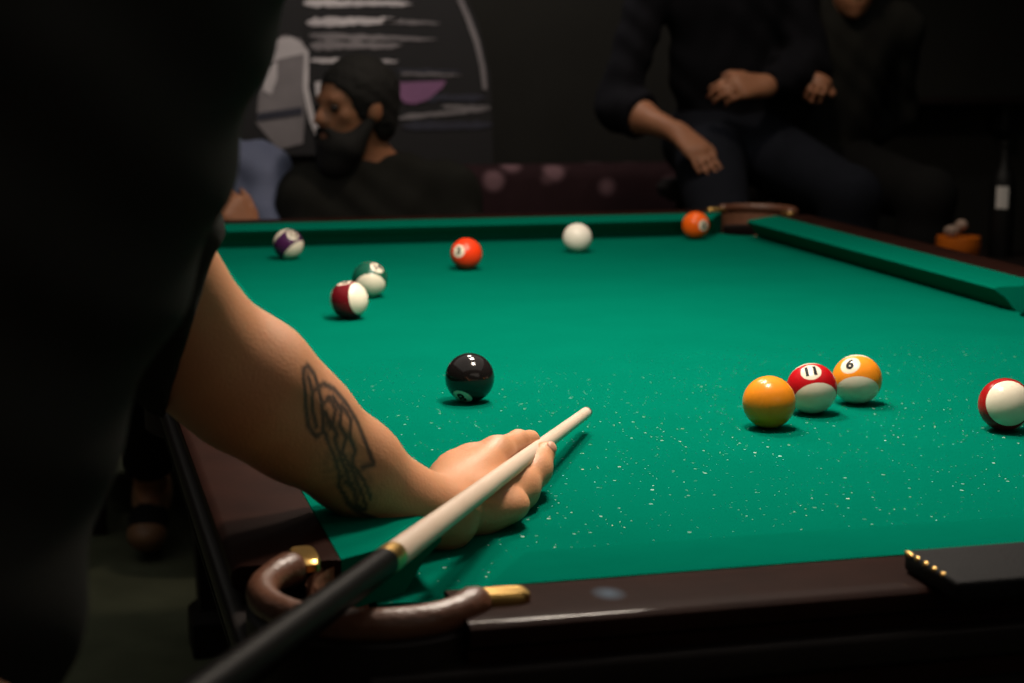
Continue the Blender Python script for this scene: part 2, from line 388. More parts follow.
# moulding under the rails and the cabinet
mo = MB()
for (x0, x1, y0, y1) in ((-0.10, W_ + 0.10, -RW - 0.004, -0.10), (-0.10, W_ + 0.10, L_ + 0.10, L_ + RW + 0.004), (-RW - 0.004, -0.10, -0.10, L_ + 0.10), (W_ + 0.10, W_ + RW + 0.004, -0.10, L_ + 0.10)):
    mo.box(x0, x1, y0, y1, B - 0.012, B + 0.012, 0.005, seg=3)
autosmooth(mo.build('rail_molding', M['darkwood'], tbl), 35)
cb = MB()
for (x0, x1, y0, y1) in ((-0.11, W_ + 0.11, -0.150, -0.115), (-0.11, W_ + 0.11, L_ + 0.115, L_ + 0.150), (-0.150, -0.115, -0.11, L_ + 0.11), (W_ + 0.115, W_ + 0.150, -0.11, L_ + 0.11)):
    cb.box(x0, x1, y0, y1, B - 0.10, B - 0.01, 0.004)
    cb.box(x0, x1, y0 - 0.006, y1 + 0.006, B - 0.102, B - 0.086, 0.004)
cb.box(-0.115, W_ + 0.115, -0.115, L_ + 0.115, B - 0.075, B - 0.031)
autosmooth(cb.build('cabinet', M['darkwood'], tbl), 35)
for x in (0.02, W_ - 0.02):
    for y in (0.06, L_ - 0.06):
        lg = MB()
        sec = [(0.075, B - 0.076), (0.075, B - 0.17), (0.085, B - 0.19), (0.06, B - 0.23), (0.055, 0.32), (0.045, 0.09), (0.062, 0.07), (0.062, 0.0)]
        v = [(x + sx * r, y + sy * r, z) for r, z in sec for sx, sy in ((-1, -1), (1, -1), (1, 1), (-1, 1))]
        f = [[i * 4 + k, i * 4 + (k + 1) % 4, i * 4 + 4 + (k + 1) % 4, i * 4 + 4 + k] for i in range(len(sec) - 1) for k in range(4)] + [[0, 1, 2, 3], [len(v) - 4 + k for k in range(4)]]
        lg.add(v, f); lg.build('leg', M['darkwood'], tbl)
# pockets: a leather cup under the hole, a leather-covered rim, two brass lugs on the rails
def pocket(c, d, corner):
    """c hole centre, d unit vector pointing away from the table"""
    d = Vector((*d, 0)); s = Vector((-d.y, d.x, 0)); c = Vector((*c, 0))
    cup = MB(); N = 28; r0 = 0.066
    prof = [(r0, 0.036), (r0, 0.0), (r0 - 0.004, -0.05), (r0 - 0.012, -0.09), (0.03, -0.115), (0.0, -0.118)]
    prof_o = [(r + 0.006, z - (0.006 if i > 3 else 0)) for i, (r, z) in enumerate(prof)][::-1]
    a0, a1 = (-120, 120) if corner else (-88, 88)
    vv = []; ff = []
    pp = prof + prof_o
    for i in range(N + 1):
        an = math.radians(a0 + (a1 - a0) * i / N)
        for r, z in pp:
            q = c + d * (math.cos(an) * r) + s * (math.sin(an) * r); vv.append((q.x, q.y, B + z))
    m = len(pp)
    for i in range(N):
        for k in range(m - 1): ff.append([i * m + k, i * m + k + 1, (i + 1) * m + k + 1, (i + 1) * m + k])
    # back half of the cup below the bed
    base = len(vv)
    prof2 = [(r0 - 0.002, -0.032), (r0 - 0.004, -0.05), (r0 - 0.012, -0.09), (0.03, -0.115), (0.0, -0.118)]
    for i in range(N + 1):
        an = math.radians(a1 + (360 - (a1 - a0)) * i / N)
        for r, z in prof2:
            q = c + d * (math.cos(an) * r) + s * (math.sin(an) * r); vv.append((q.x, q.y, B + z))
    m2 = len(prof2)
    for i in range(N):
        for k in range(m2 - 1): ff.append([base + i * m2 + k, base + i * m2 + k + 1, base + (i + 1) * m2 + k + 1, base + (i + 1) * m2 + k])
    cup.add(vv, ff)
    po = cup.build('pocket', M['cup_leather'], tbl, smooth=True)
    # rim
    if corner:
        ctr = c + d * 0.042; ra = 0.076; ang = [-105 + 210 * i / 40 for i in range(41)]
        pts = [ctr + d * (math.cos(math.radians(a)) * ra) + s * (math.sin(math.radians(a)) * ra * 1.02) + Vector((0, 0, B + 0.042)) for a in ang]
        rad = [0.0110 + 0.0030 * max(0, abs(a) - 75) / 30 for a in ang]
    else:
        ctr = c + d * 0.02; ra = 0.082; ang = [-95 + 190 * i / 40 for i in range(41)]
        pts = [ctr + d * (math.cos(math.radians(a)) * ra * 0.8) + s * (math.sin(math.radians(a)) * ra) + Vector((0, 0, B + 0.046)) for a in ang]
        rad = [0.0125] * 41
    rad[0] = rad[-1] = 0.004; rad[1] = rad[-2] = rad[2] * 0.86
    rim = MB().tube(pts, rad, n=16)
    ro = autosmooth(rim.build('pocket_rim', M['leather'], po), 50)
    cs = MB(); vv = []; ff = []; a1_ = 112 if corner else 88
    ring = [(ra + 0.004, 0.036), (ra + 0.012, 0.030), (ra + 0.012, -0.100), (ra + 0.004, -0.104)]
    for i in range(33):
        an = math.radians(-a1_ + 2 * a1_ * i / 32)
        for r, z in ring:
            p_ = ctr + d * (math.cos(an) * r * (1 if corner else 0.8)) + s * (math.sin(an) * r); vv.append((p_.x, p_.y, B + z))
    for i in range(32):
        for k in range(4): ff.append([i * 4 + k, i * 4 + (k + 1) % 4, i * 4 + 4 + (k + 1) % 4, i * 4 + 4 + k])
    ff += [[0, 1, 2, 3], [131, 130, 129, 128]]
    cs.add(vv, ff); autosmooth(cs.build('pocket_casing', M['darkwood'], po), 40)
    return po, pts
def lug(po, p, t, o_):
    """brass plate along t lying on the rail, p its middle"""
    t = Vector((*t, 0)); o_ = Vector((*o_, 0)); p = Vector(p); Ln, Wd, Th = 0.022, 0.010, 0.008
    b = MB(); ring = []
    for a in range(24):
        an = 2 * math.pi * a / 24; cx_ = math.copysign(abs(math.cos(an)) ** 0.5, math.cos(an)) * Ln; cy_ = math.copysign(abs(math.sin(an)) ** 0.6, math.sin(an)) * Wd
        ring.append((cx_, cy_))
    v = []
    for z, k in ((0, 1), (Th * 0.7, 1), (Th, 0.86)):
        v += [p + t * (x * k) + o_ * (y * k) + Vector((0, 0, z)) for x, y in ring]
    f = [[i * 24 + k, i * 24 + (k + 1) % 24, (i + 1) * 24 + (k + 1) % 24, (i + 1) * 24 + k] for i in range(2) for k in range(24)] + [list(range(24))[::-1], [48 + k for k in range(24)]]
    b.add(v, f); autosmooth(b.build('lug', M['brass'], po), 40)
q = math.sqrt(0.5)
LZ = B + 0.0405
for c, d in zip(CP, ((-q, -q), (q, -q), (q, q), (-q, q))):
    po, _ = pocket(c, d, True)
    sx, sy = (1 if d[0] > 0 else -1), (1 if d[1] > 0 else -1)
    ex = W_ if sx > 0 else 0; ey = L_ if sy > 0 else 0
    lug(po, (ex + sx * 0.000, ey + sy * 0.121, LZ), (1, 0), (0, 1))
    lug(po, (ex + sx * 0.115, ey + sy * 0.002, LZ), (0, 1), (1, 0))
for c, d in zip(SP, ((-1, 0), (1, 0))):
    po, _ = pocket(c, d, False)
    for sy in (-1, 1): lug(po, (c[0] + d[0] * 0.045, L_ / 2 + sy * 0.098, LZ), (0, 1), (1, 0))

# ------------------------------------------------------------------ pool balls
RB = 0.028575
def ballmat(name, col, kind):
    m = mat(name, col, rough=0.24, noise=0.0, coat=0.0, spec=0.28)
    if sum(col) < 0.05: m.node_tree.nodes['Principled BSDF'].inputs['Roughness'].default_value = 0.11; m.node_tree.nodes['Principled BSDF'].inputs['Specular IOR Level'].default_value = 0.5
    nt = m.node_tree; b = nt.nodes['Principled BSDF']
    tc = nt.nodes.new('ShaderNodeTexCoord'); sp = nt.nodes.new('ShaderNodeSeparateXYZ')
    nt.links.new(tc.outputs['Object'], sp.inputs[0])
    def step(sock, thr, both=True):
        a = nt.nodes.new('ShaderNodeMath'); a.operation = 'ABSOLUTE' if both else 'ADD'; a.inputs[1].default_value = 0.0; nt.links.new(sock, a.inputs[0])
        g = nt.nodes.new('ShaderNodeMapRange'); g.inputs['From Min'].default_value = thr - 0.0002; g.inputs['From Max'].default_value = thr + 0.0002
        nt.links.new(a.outputs[0], g.inputs['Value']); return g.outputs[0]
    outs = []
    if kind in ('solid', 'stripe'): outs.append(step(sp.outputs[0], RB * 0.915, False))
    if kind == 'stripe': outs.append(step(sp.outputs[2], RB * 0.53))
    fac = outs[0] if outs else None
    if len(outs) == 2:
        mx_ = nt.nodes.new('ShaderNodeMath'); mx_.operation = 'MAXIMUM'
        nt.links.new(outs[0], mx_.inputs[0]); nt.links.new(outs[1], mx_.inputs[1]); fac = mx_.outputs[0]
    if fac is not None:
        mx = nt.nodes.new('ShaderNodeMix'); mx.data_type = 'RGBA'
        mx.inputs['A'].default_value = (*col, 1); mx.inputs['B'].default_value = (0.74, 0.66, 0.53, 1)
        nt.links.new(fac, mx.inputs['Factor']); nt.links.new(mx.outputs['Result'], b.inputs['Base Color'])
    return m
M['digit'] = mat('number_ink', (0.010, 0.010, 0.010), rough=0.5, noise=0.1, spec=0.1)
def text_mesh(body, size):
    cu = bpy.data.curves.new('t', 'FONT'); cu.body = body; cu.size = size; cu.align_x = 'CENTER'; cu.align_y = 'CENTER'; cu.resolution_u = 4
    cu.offset = size * 0.05
    o = bpy.data.objects.new('t', cu); COL.objects.link(o); dg = bpy.context.evaluated_depsgraph_get(); dg.update()
    me = bpy.data.meshes.new_from_object(o.evaluated_get(dg))
    bm = bmesh.new(); bm.from_mesh(me); bmesh.ops.triangulate(bm, faces=bm.faces[:]); bmesh.ops.subdivide_edges(bm, edges=bm.edges[:], cuts=4, use_grid_fill=True); bm.verts.index_update()
    v = [x.co[:] for x in bm.verts]; f = [[q_.index for q_ in p.verts] for p in bm.faces]; bm.free()
    bpy.data.objects.remove(o); bpy.data.curves.remove(cu); bpy.data.meshes.remove(me); return v, f
def camv(a, b, c): return nrm(R2 * a + U2 * b - FW * c)      # right, up, toward the viewer -> room axes
def ball(x, y, col, kind, label, number=None, axis=(0, 1, 0), mark=(0, 0, 1), turn=0):
    bm = bmesh.new(); bmesh.ops.create_uvsphere(bm, u_segments=56, v_segments=32, radius=RB); bm.verts.index_update()
    v = [p.co[:] for p in bm.verts]; f = [[p.index for p in q_.verts] for q_ in bm.faces]; bm.free()
    nm = {'solid': 'solid_pool_ball', 'stripe': 'striped_pool_ball', 'cue': 'cue_ball'}[kind]
    o = obj(nm, v, f, ballmat(label.split()[0] + '_ball', col, kind), None, smooth=True)
    X = camv(*mark); Zv = camv(*axis); Zv = nrm(Zv - X * (Zv @ X)); Y = np.cross(Zv, X)
    if number:
        up = U2 - X * (U2 @ X); ang = math.atan2(up @ Zv, up @ Y) - math.pi / 2 + math.radians(turn)
        tv_, tf = text_mesh(number, 0.0180); ca, sa = math.cos(ang), math.sin(ang)
        pv = []
        for p in tv_:
            yy = p[0] * ca - p[1] * sa; zz = p[0] * sa + p[1] * ca
            k = Vector((math.sqrt(RB ** 2 - yy * yy - zz * zz), yy, zz)) * 1.003; pv.append(k[:])
        obj('number', pv, tf, M['digit'], o)
    o.matrix_world = Matrix(((X[0], Y[0], Zv[0], x), (X[1], Y[1], Zv[1], y), (X[2], Y[2], Zv[2], B + RB), (0, 0, 0, 1)))
    tag(o, label, 'pool ball', 'pool balls on the table'); return o
ORANGE_Y = (0.80, 0.25, 0.015); RED = (0.42, 0.006, 0.010); MAROON = (0.13, 0.006, 0.010)
ball(0.150, 2.061, (0.055, 0.012, 0.060), 'stripe', 'purple striped ball by the far cushion, farthest left on the table', '12', (0.74, -0.55, 0.38), (0.40, 0.60, 0.68))
ball(0.213, 1.553, (0.004, 0.075, 0.045), 'stripe', 'green striped ball just behind the maroon striped ball', '14', (0.12, -0.62, 0.78), (0.46, 0.66, 0.52))
ball(0.144, 1.343, MAROON, 'stripe', 'maroon striped ball in front of the green striped ball', '15', (0.90, -0.08, 0.40), (-0.24, 0.93, 0.22))
ball(0.441, 1.843, (0.80, 0.045, 0.008), 'solid', 'red-orange solid ball left of the white cue ball, number disc on its left side', '3', (0, 1, 0), (-0.46, 0.14, 0.86))
ball(0.709, 2.041, (0.78, 0.72, 0.63), 'cue', 'white cue ball near the middle of the far cushion')
ball(1.014, 2.204, (0.90, 0.12, 0.006), 'solid', 'orange solid ball touching the far cushion beside the far right pocket', '5', (0, 1, 0), (0.50, -0.06, 0.85))
ball(0.179, 0.715, (0.010, 0.008, 0.008), 'solid', 'black solid ball in front of the cue tip, number disc low', '8', (1, 0, 0), (-0.30, -0.82, 0.50))
ball(0.462, 0.505, ORANGE_Y, 'solid', 'plain yellow-orange solid ball nearest in the row of three', None, (0, 1, 0), (0.03, 0.70, -0.70))
ball(0.538, 0.563, RED, 'stripe', 'bright red striped ball in the middle of the row of three', '11', (0.10, -0.70, 0.70), (-0.15, 0.70, 0.69), 12)
ball(0.611, 0.600, ORANGE_Y, 'stripe', 'yellow striped ball numbered 6, farthest in the row of three', '6', (-0.12, -0.72, 0.68), (-0.42, 0.62, 0.68), 10)
ball(0.705, 0.433, (0.30, 0.008, 0.008), 'stripe', 'dark red striped ball at the right, white cap facing left', None, (-0.15, 0.27, 0.95), (0.6, -0.75, 0.1))

# ------------------------------------------------------------------ the cue in play
def cue_stick(tip, joint, length, label, shaft_r=(0.0060, 0.0098), butt_r=(0.0102, 0.0150), group=None):
    tip = Vector(tip); joint = Vector(joint); d = (joint - tip).normalized(); LJ = (joint - tip).length
    t = thing('cue_stick', label, 'cue stick', tuple(tip + d * length), group)
    P = lambda u: tip + d * u
    T_ = lambda name, us, rs, m: autosmooth(MB().tube([P(u) for u in us], rs, n=28).build(name, M[m], t), 50)
    r0, r1 = shaft_r
    T_('tip', [0, 0.001, 0.004, 0.009], [r0 * .55, r0 * .85, r0, r0], 'tip')
    T_('ferrule', [0.009, 0.025], [r0, r0 * 1.01], 'ferrule')
    T_('shaft', [0.025, LJ * .35, LJ * .7, LJ - 0.022], [r0 * 1.01, r0 + (r1 - r0) * .35, r0 + (r1 - r0) * .7, r1], 'maple')
    T_('joint_collar', [LJ - 0.022, LJ - 0.019, LJ - 0.003, LJ], [r1 * 1.0, r1 * 1.05, r1 * 1.05, r1 * 1.04], 'brass')
    T_('butt', [LJ, LJ + .1, LJ + .4, length - 0.02], [butt_r[0], butt_r[0] * 1.03, butt_r[1] * .93, butt_r[1]], 'butt')
    T_('bumper', [length - 0.02, length - 0.004, length], [butt_r[1], butt_r[1], butt_r[1] * .7], 'tip')
    return t
TIP = A3(0.265, 0.533, B + 0.022); JOI = A3(-0.076, -0.109, B + 0.070)
cue_stick(TIP, JOI, 1.45, 'pale maple cue with black butt held over the near left pocket')
CD = nrm(JOI - TIP)

# ------------------------------------------------------------------ people
def head_nodes(c, f, u):
    f = nrm(f); u = nrm(np.asarray(u, float) - f * (np.asarray(u, float) @ f)); l = np.cross(u, f)
    P = lambda a, b_, d: c + f * a + l * b_ + u * d           # forward, left, up
    core = U(0.025, el(P(-0.010, 0, 0.028), (0.098, 0.077, 0.092), f, l, u), el(P(0.028, 0, -0.045), (0.062, 0.056, 0.070), f, l, u),
             rc(P(0.055, 0, -0.085), P(0.066, 0, -0.092), 0.024, 0.020))
    feat = [rc(P(0.082, 0.0, 0.022), P(0.108, 0, -0.018), 0.009, 0.013), rc(P(0.092, -0.014, -0.022), P(0.092, 0.014, -0.022), 0.010, 0.010),
            rc(P(0.080, -0.034, 0.028), P(0.080, 0.034, 0.028), 0.012, 0.012),
            rc(P(0.083, -0.020, -0.052), P(0.083, 0.020, -0.052), 0.008, 0.008), rc(P(0.082, -0.016, -0.064), P(0.082, 0.016, -0.064), 0.009, 0.009),
            rc(P(0.06, -0.045, -0.008), P(0.06, 0.045, -0.008), 0.016, 0.016)]
    ears = [el(P(-0.008, s * 0.078, 0.000), (0.020, 0.010, 0.032), f, l, u) for s in (-1, 1)]
    socket = U(0.0, *[el(P(0.091, s * 0.032, 0.010), (0.015, 0.016, 0.010), f, l, u) for s in (-1, 1)])
    nd = ('sub', 0.012, U(0.014, core, *feat), socket)
    return U(0.010, nd, *ears), P, (f, l, u)
def hand_nodes(wr, fwd, back, thumb, curl=0.5, s=1.0, spread=0.10):
    """relaxed hand: wr wrist, fwd along the hand, back = dorsal direction, thumb = side of the thumb"""
    fwd = nrm(fwd); back = nrm(np.asarray(back, float) - fwd * (np.asarray(back, float) @ fwd)); th = np.cross(fwd, back)
    if th @ np.asarray(thumb, float) < 0: th = -th
    P = lambda a, b_, d: wr + (fwd * a + th * b_ + back * d) * s
    palm = []; fingers = []
    for i, (o_, ln, L1) in enumerate(((0.030, 0.092, 1.0), (0.010, 0.096, 1.1), (-0.010, 0.090, 1.03), (-0.028, 0.080, 0.82))):
        palm.append(rc(P(0.0, o_ * 0.55, 0), P(ln, o_, 0.004), 0.017 * s, 0.0125 * s))
        a = 0.15; p0 = P(ln, o_, 0.002); ch = []; r = 0.0095
        for seg in (0.042 * L1, 0.027 * L1, 0.020 * L1):
            a += curl * (0.55 if seg > 0.03 else 0.8)
            dv = nrm(fwd * math.cos(a) - back * math.sin(a) + th * (o_ * spread * 14 * 0.35))
            p1 = p0 + dv * seg * s; ch.append(rc(p0, p1, r * s, r * 0.9 * s)); p0 = p1; r *= 0.9
        fingers.append(U(0.003, *ch))
    thn = U(0.006, rc(P(0.018, 0.022, -0.006), P(0.052, 0.046, -0.014), 0.016 * s, 0.012 * s), rc(P(0.052, 0.046, -0.014), P(0.084, 0.056, -0.020), 0.0115 * s, 0.0105 * s), rc(P(0.084, 0.056, -0.020), P(0.108, 0.054, -0.026), 0.0105 * s, 0.008 * s))
    fn = fingers[0]
    return U(0.018, *palm), U(0.0, *fingers, thn)
def bounds(pts, pad): a = np.array(pts); return a.min(0) - pad, a.max(0) + pad
def person(label, j, res=0.009, skin_m='skin_b', shirt='black_cloth', pants='dark_trousers', shoes='shoe_dark', sleeve='short', hair=True, beard=False,
           hands=('gen', 'gen'), extra=None, shirt_extra=(), shirt_res=None, hem=None, ink=None, group=None, extra_core=(), torso_w=1.0, bare_ankle=False, core_k=0.035):
    J = {k: np.asarray(v, float) for k, v in j.items() if k != 'name'}
    up = nrm(J['neck'] - J['pelvis']); rt = J['shR'] - J['shL']; rt = nrm(rt - up * (rt @ up)); fr = np.cross(up, rt)
    hd, HP, hf = head_nodes(J['head'], J['face'], J.get('headup', up))
    chest = J['pelvis'] * 0.30 + J['neck'] * 0.70; belly = J['pelvis'] * 0.62 + J['neck'] * 0.38
    tw = torso_w
    torso = [el(chest, (0.165 * tw, 0.112 * tw, 0.19), rt, fr, up), el(belly, (0.150 * tw, 0.108 * tw, 0.17), rt, fr, up), el(J['pelvis'], (0.165, 0.118, 0.12), rt, fr, up),
             rc(J['neck'], J['shL'], 0.052, 0.056), rc(J['neck'], J['shR'], 0.052, 0.056)]
    neck = rc(J['neck'] - up * 0.02, HP(-0.020, 0, -0.045), 0.060, 0.053)
    arms = {}; handn = []
    for s in 'LR':
        arms[s] = [rc(J['sh' + s], J['el' + s], 0.054, 0.042)]
        ax_ = J['wr' + s] - J['el' + s]
        arms[s + 'f'] = [rc(J['el' + s], J['el' + s] + ax_ * .35, 0.041, 0.043), rc(J['el' + s] + ax_ * .35, J['wr' + s], 0.043, 0.027)]
    if extra: arms.update(extra)
    cores = []; fing = []
    for s, h in zip('LR', hands):
        if h == 'gen':
            p, f_ = hand_nodes(J['wr' + s], J['hd' + s], J['hb' + s], J['ht' + s], curl=float(J.get('cu' + s, np.array(0.5))))
        elif h is None: continue
        else: p, f_ = h
        cores.append(p); fing.append(f_)
    legs = []
    for s in 'LR':
        legs.append(rc(J['hip' + s], J['kn' + s], 0.088, 0.058)); ax_ = J['an' + s] - J['kn' + s]
        legs += [rc(J['kn' + s], J['kn' + s] + ax_ * .3, 0.056, 0.056), rc(J['kn' + s] + ax_ * .3, J['an' + s], 0.056, 0.038), rc(J['an' + s] - A3(0, 0, 0.03), J['toe' + s], 0.036, 0.026)]
    core = U(core_k, *torso, neck, *arms['L'], *arms['R'], *arms['Lf'], *arms['Rf'], *legs, *extra_core)
    body = U(0.012, U(0.016, U(0.02, core, hd), *cores), *fing)
    allp = [J[k] for k in J if k not in ('face', 'headup') and not k[:2] in ('hd', 'hb', 'ht', 'cu', 'sl')]
    lo, hi = bounds(allp, 0.26)
    base = (float(J['pelvis'][0]), float(J['pelvis'][1]), 0.0)
    t = thing('person', label, 'person', base, group)
    blob('body', body, lo, hi, res, M[skin_m], t, ink=ink)
    # shirt
    sh = U(0.045, *torso, *arms['L'], *arms['R'])
    if sleeve in ('long', 'half'): sh = U(0.045, *torso, *arms['L'], *arms['R'], *arms['Lf'], *arms['Rf'])
    if shirt_extra: sh = U(0.06, sh, *shirt_extra)
    fold = lambda p: 0.0035 * np.sin(p @ A3(38, 21, 55) + 2.2 * np.sin(p @ A3(13, -17, 9))) + 0.002 * np.sin(p @ A3(-70, 45, 30))
    sh = ('disp', fold, ('off', 0.013, sh))
    cuts = [half(J['neck'] + up * 0.045, up)]
    nodes = [sh] + cuts
    if hem is not None: nodes += hem
    elif sleeve == 'short':
        for s in 'LR':
            a = J['el' + s] - J['sh' + s]
            nodes.append(('u', 0, [half(J['sh' + s] + a * .72, a), ('off', -0.30, ('rc', J['chestL'] if False else J['pelvis'], J['neck'], 0.50, 0.50))]))
    else:
        for s in 'LR':
            a = J['wr' + s] - J['el' + s]; q_ = J['el' + s] + a * (float(J.get('sleeve' + s, np.array(0.95 if sleeve == 'long' or s == 'L' else 0.42))))
            nodes.append(('sub', 0, ('off', 5.0, half(q_, a)), ('x', [half(q_, -a), rc(q_, q_ + nrm(a) * .25, 0.075, 0.12)])))
    nodes_sh = ('x', nodes)
    blob('shirt', nodes_sh, lo, hi, shirt_res or res, M[shirt], t)
    # trousers and shoes
    tr = ('off', 0.018, U(0.04, el(J['pelvis'], (0.165, 0.118, 0.12), rt, fr, up), *legs))
    leg_cut = []
    tz = max(J['anL'][2], J['anR'][2])
    for s in 'LR':
        a = nrm(J['an' + s] - J['kn' + s]); q_ = J['an' + s] - a * (0.09 if bare_ankle else -0.0)
        leg_cut.append(('sub', 0, ('off', 5.0, half(q_, a)), rc(q_ + a * 0.09, q_ + a * 0.30, 0.09, 0.2)))
    blob('trousers', ('x', [tr] + leg_cut + [half(J['pelvis'] + up * 0.18, up)]), lo, hi, max(res, 0.008), M[pants], t)
    for s in 'LR':
        a = J['an' + s]; q_ = J['toe' + s]; fd = nrm((q_ - a) * A3(1, 1, 0))
        foot = U(0.02, rc(a - fd * 0.035 + A3(0, 0, 0.0), a + A3(0, 0, -0.03), 0.043, 0.045), rc(a - fd * 0.03 + A3(0, 0, -0.035), q_, 0.042, 0.038), el(q_, (0.055, 0.044, 0.034), fd, np.cross(A3(0, 0, 1), fd), A3(0, 0, 1)))
        blob('shoe', ('x', [foot, half(A3(0, 0, 0.003), A3(0, 0, -1)), half(a + A3(0, 0, 0.02), A3(0, 0, 1))]), *bounds([a, q_], 0.12), 0.007, M[shoes], t)
    f, l, u = hf
    for s in (-1, 1):
        blob('eye', el(HP(0.081, s * 0.032, 0.011), (0.011, 0.012, 0.010), f, l, u), HP(0.081, s * 0.032, 0.011) - 0.02, HP(0.081, s * 0.032, 0.011) + 0.02, 0.003, M['eye'], t, levels=3)
    if hair:
        hn = ('x', [U(0.02, el(HP(-0.016, 0, 0.036), (0.104, 0.086, 0.100), f, l, u), el(HP(-0.045, 0, -0.02), (0.066, 0.074, 0.070), f, l, u)),
                    ('sub', 0, ('off', 5.0, half(HP(0, 0, 0), f)), U(0.01, el(HP(0.105, 0, -0.03), (0.085, 0.10, 0.105), f, l, u), el(HP(0.03, 0, -0.09), (0.07, 0.10, 0.085), f, l, u)))])
        rough = lambda p: 0.0022 * np.sin(p @ A3(90, 60, 140) + 4 * np.sin(p @ A3(-37, 71, 23) + 2 * np.sin(p @ A3(51, 29, -43))))
        blob('hair', ('disp', rough, hn), HP(0, 0, 0) - 0.2, HP(0, 0, 0) + 0.2, 0.006, M['hair'], t, levels=4)
    if beard:
        bn = ('sub', 0.01, U(0.02, el(HP(0.045, 0, -0.082), (0.062, 0.062, 0.056), f, l, u), rc(HP(0.00, -0.066, -0.02), HP(0.045, -0.045, -0.085), 0.016, 0.03), rc(HP(0.00, 0.066, -0.02), HP(0.045, 0.045, -0.085), 0.016, 0.03),
                           rc(HP(0.092, -0.022, -0.043), HP(0.092, 0.022, -0.043), 0.008, 0.008), el(HP(0.06, 0, -0.125), (0.045, 0.045, 0.035), f, l, u)),
              el(HP(0.098, 0, -0.055), (0.016, 0.018, 0.008), f, l, u))
        blob('beard', bn, HP(0, 0, -.05) - 0.2, HP(0, 0, -.05) + 0.2, 0.006, M['hair'], t, levels=4)
    return t

# --- the shooter, leaning in at the near left corner
S_, E_, Wr = A3(-0.319, -0.058, B + 0.447), A3(-0.1745, 0.0786, B + 0.1832), A3(0.0237, 0.1581, B + 0.0240)
AX = nrm(Wr - E_); AN = A3(-0.5866, -0.0956, -0.8042); AS = A3(0.3193, -0.9399, -0.1212)
def ap(u, v, s=0.0): return E_ + AX * u + AN * v + AS * s
fore = [rc(ap(-0.005, 0.002), ap(0.045, 0.001), 0.0445, 0.0485), rc(ap(0.045, 0.001), ap(0.10, 0.0045), 0.0485, 0.0412), rc(ap(0.10, 0.0045), ap(0.165, 0.007), 0.0412, 0.0345),
        rc(ap(0.165, 0.007), ap(0.225, 0.009), 0.0345, 0.0275), rc(ap(0.225, 0.009), Wr, 0.0275, 0.0235)]
arms_extra = {'L': [rc(S_, S_ * .5 + E_ * .5, 0.054, 0.045), rc(S_ * .5 + E_ * .5, E_, 0.045, 0.045)], 'Lf': fore}
H = lambda x, y, h: A3(x, y, B + h)
iM, mM, rM, pM = H(.0996, .2744, .0470), H(.0760, .2750, .0405), H(.0600, .2725, .0355), H(.0490, .2610, .0300)
palm = U(0.016, rc(ap(0.205, 0.014), H(.062, .192, .0185), 0.0225, 0.0190), rc(Wr, iM, 0.022, 0.0135), rc(Wr, mM, 0.021, 0.0130), rc(Wr, rM, 0.021, 0.0130), rc(Wr, pM, 0.021, 0.0125),
         el(H(.0762, .2010, .0190), (0.034, 0.030, 0.019)), rc(H(.058, .192, .020), H(.098, .234, .0190), 0.0205, 0.0150))
def chain(pts, rr, k=0.004): return U(k, *[rc(pts[i], pts[i + 1], rr[i], rr[i + 1]) for i in range(len(pts) - 1)])
thumbf = chain([H(.069, .208, .018), H(.1120, .2475, .0185), H(.1370, .2800, .0270), H(.1530, .3035, .0375)], [0.0195, 0.0172, 0.0132, 0.0105], 0.014)
indexf = chain([iM, H(.1290, .3095, .0480), H(.1460, .3310, .0430), H(.1525, .3420, .0330)], [0.0128, 0.0105, 0.0092, 0.0078])
midf = chain([mM, H(.0900, .3190, .0330), H(.1010, .3440, .0165), H(.1080, .3620, .0085)], [0.0128, 0.0105, 0.0092, 0.0078])
ringf = chain([rM, H(.0630, .3160, .0280), H(.0670, .3400, .0140), H(.0700, .3590, .0082)], [0.0122, 0.0100, 0.0088, 0.0075])
pinkf = chain([pM, H(.0485, .2930, .0210), H(.0490, .3120, .0120), H(.0500, .3280, .0076)], [0.0115, 0.0092, 0.0080, 0.0070])
shooter_hand = (palm, U(0.0, thumbf, indexf, midf, ringf, pinkf))
STROKES = [[(0.0566, -0.0289), (0.0534, -0.0343), (0.0571, -0.0391), (0.0667, -0.0365), (0.079, -0.0252), (0.0898, -0.013), (0.0961, -0.0037), (0.0921, 0.0022), (0.0817, -0.0013), (0.0695, -0.0126), (0.0566, -0.0289)], [(0.0601, -0.0327), (0.0697, -0.0246), (0.0757, -0.0143), (0.0878, -0.0046)], [(0.0717, -0.0275), (0.0792, -0.0345), (0.0926, -0.0357), (0.1076, -0.0322), (0.1247, -0.0251), (0.1401, -0.0158), (0.156, -0.0048)], [(0.156, -0.0048), (0.1472, 0.0027)], [(0.0837, -0.0206), (0.0883, -0.0287), (0.0982, -0.0232), (0.0997, -0.013), (0.1096, -0.0075)], [(0.0926, -0.0302), (0.104, -0.0256), (0.1068, -0.0152), (0.1184, -0.0105), (0.1225, 0.0002)], [(0.104, -0.0284), (0.1169, -0.0235), (0.1215, -0.0122), (0.1348, -0.0055), (0.1366, 0.0037)], [(0.0994, -0.0037), (0.1107, 0.0048), (0.122, 0.0135), (0.1287, 0.0247)], [(0.1084, -0.005), (0.1215, 0.0045), (0.134, 0.0145), (0.1476, 0.0258)], [(0.1236, 0.0015), (0.1374, 0.0089), (0.1501, 0.019), (0.1609, 0.0282)], [(0.1359, 0.0042), (0.1496, 0.0099), (0.1605, 0.0191)], [(0.1287, 0.0247), (0.1434, 0.0318), (0.1609, 0.0338), (0.1771, 0.0311)], [(0.0895, -0.0175), (0.1002, -0.0096)], [(0.1329, 0.0187), (0.1442, 0.0202), (0.1482, 0.0293), (0.1583, 0.0305)]]
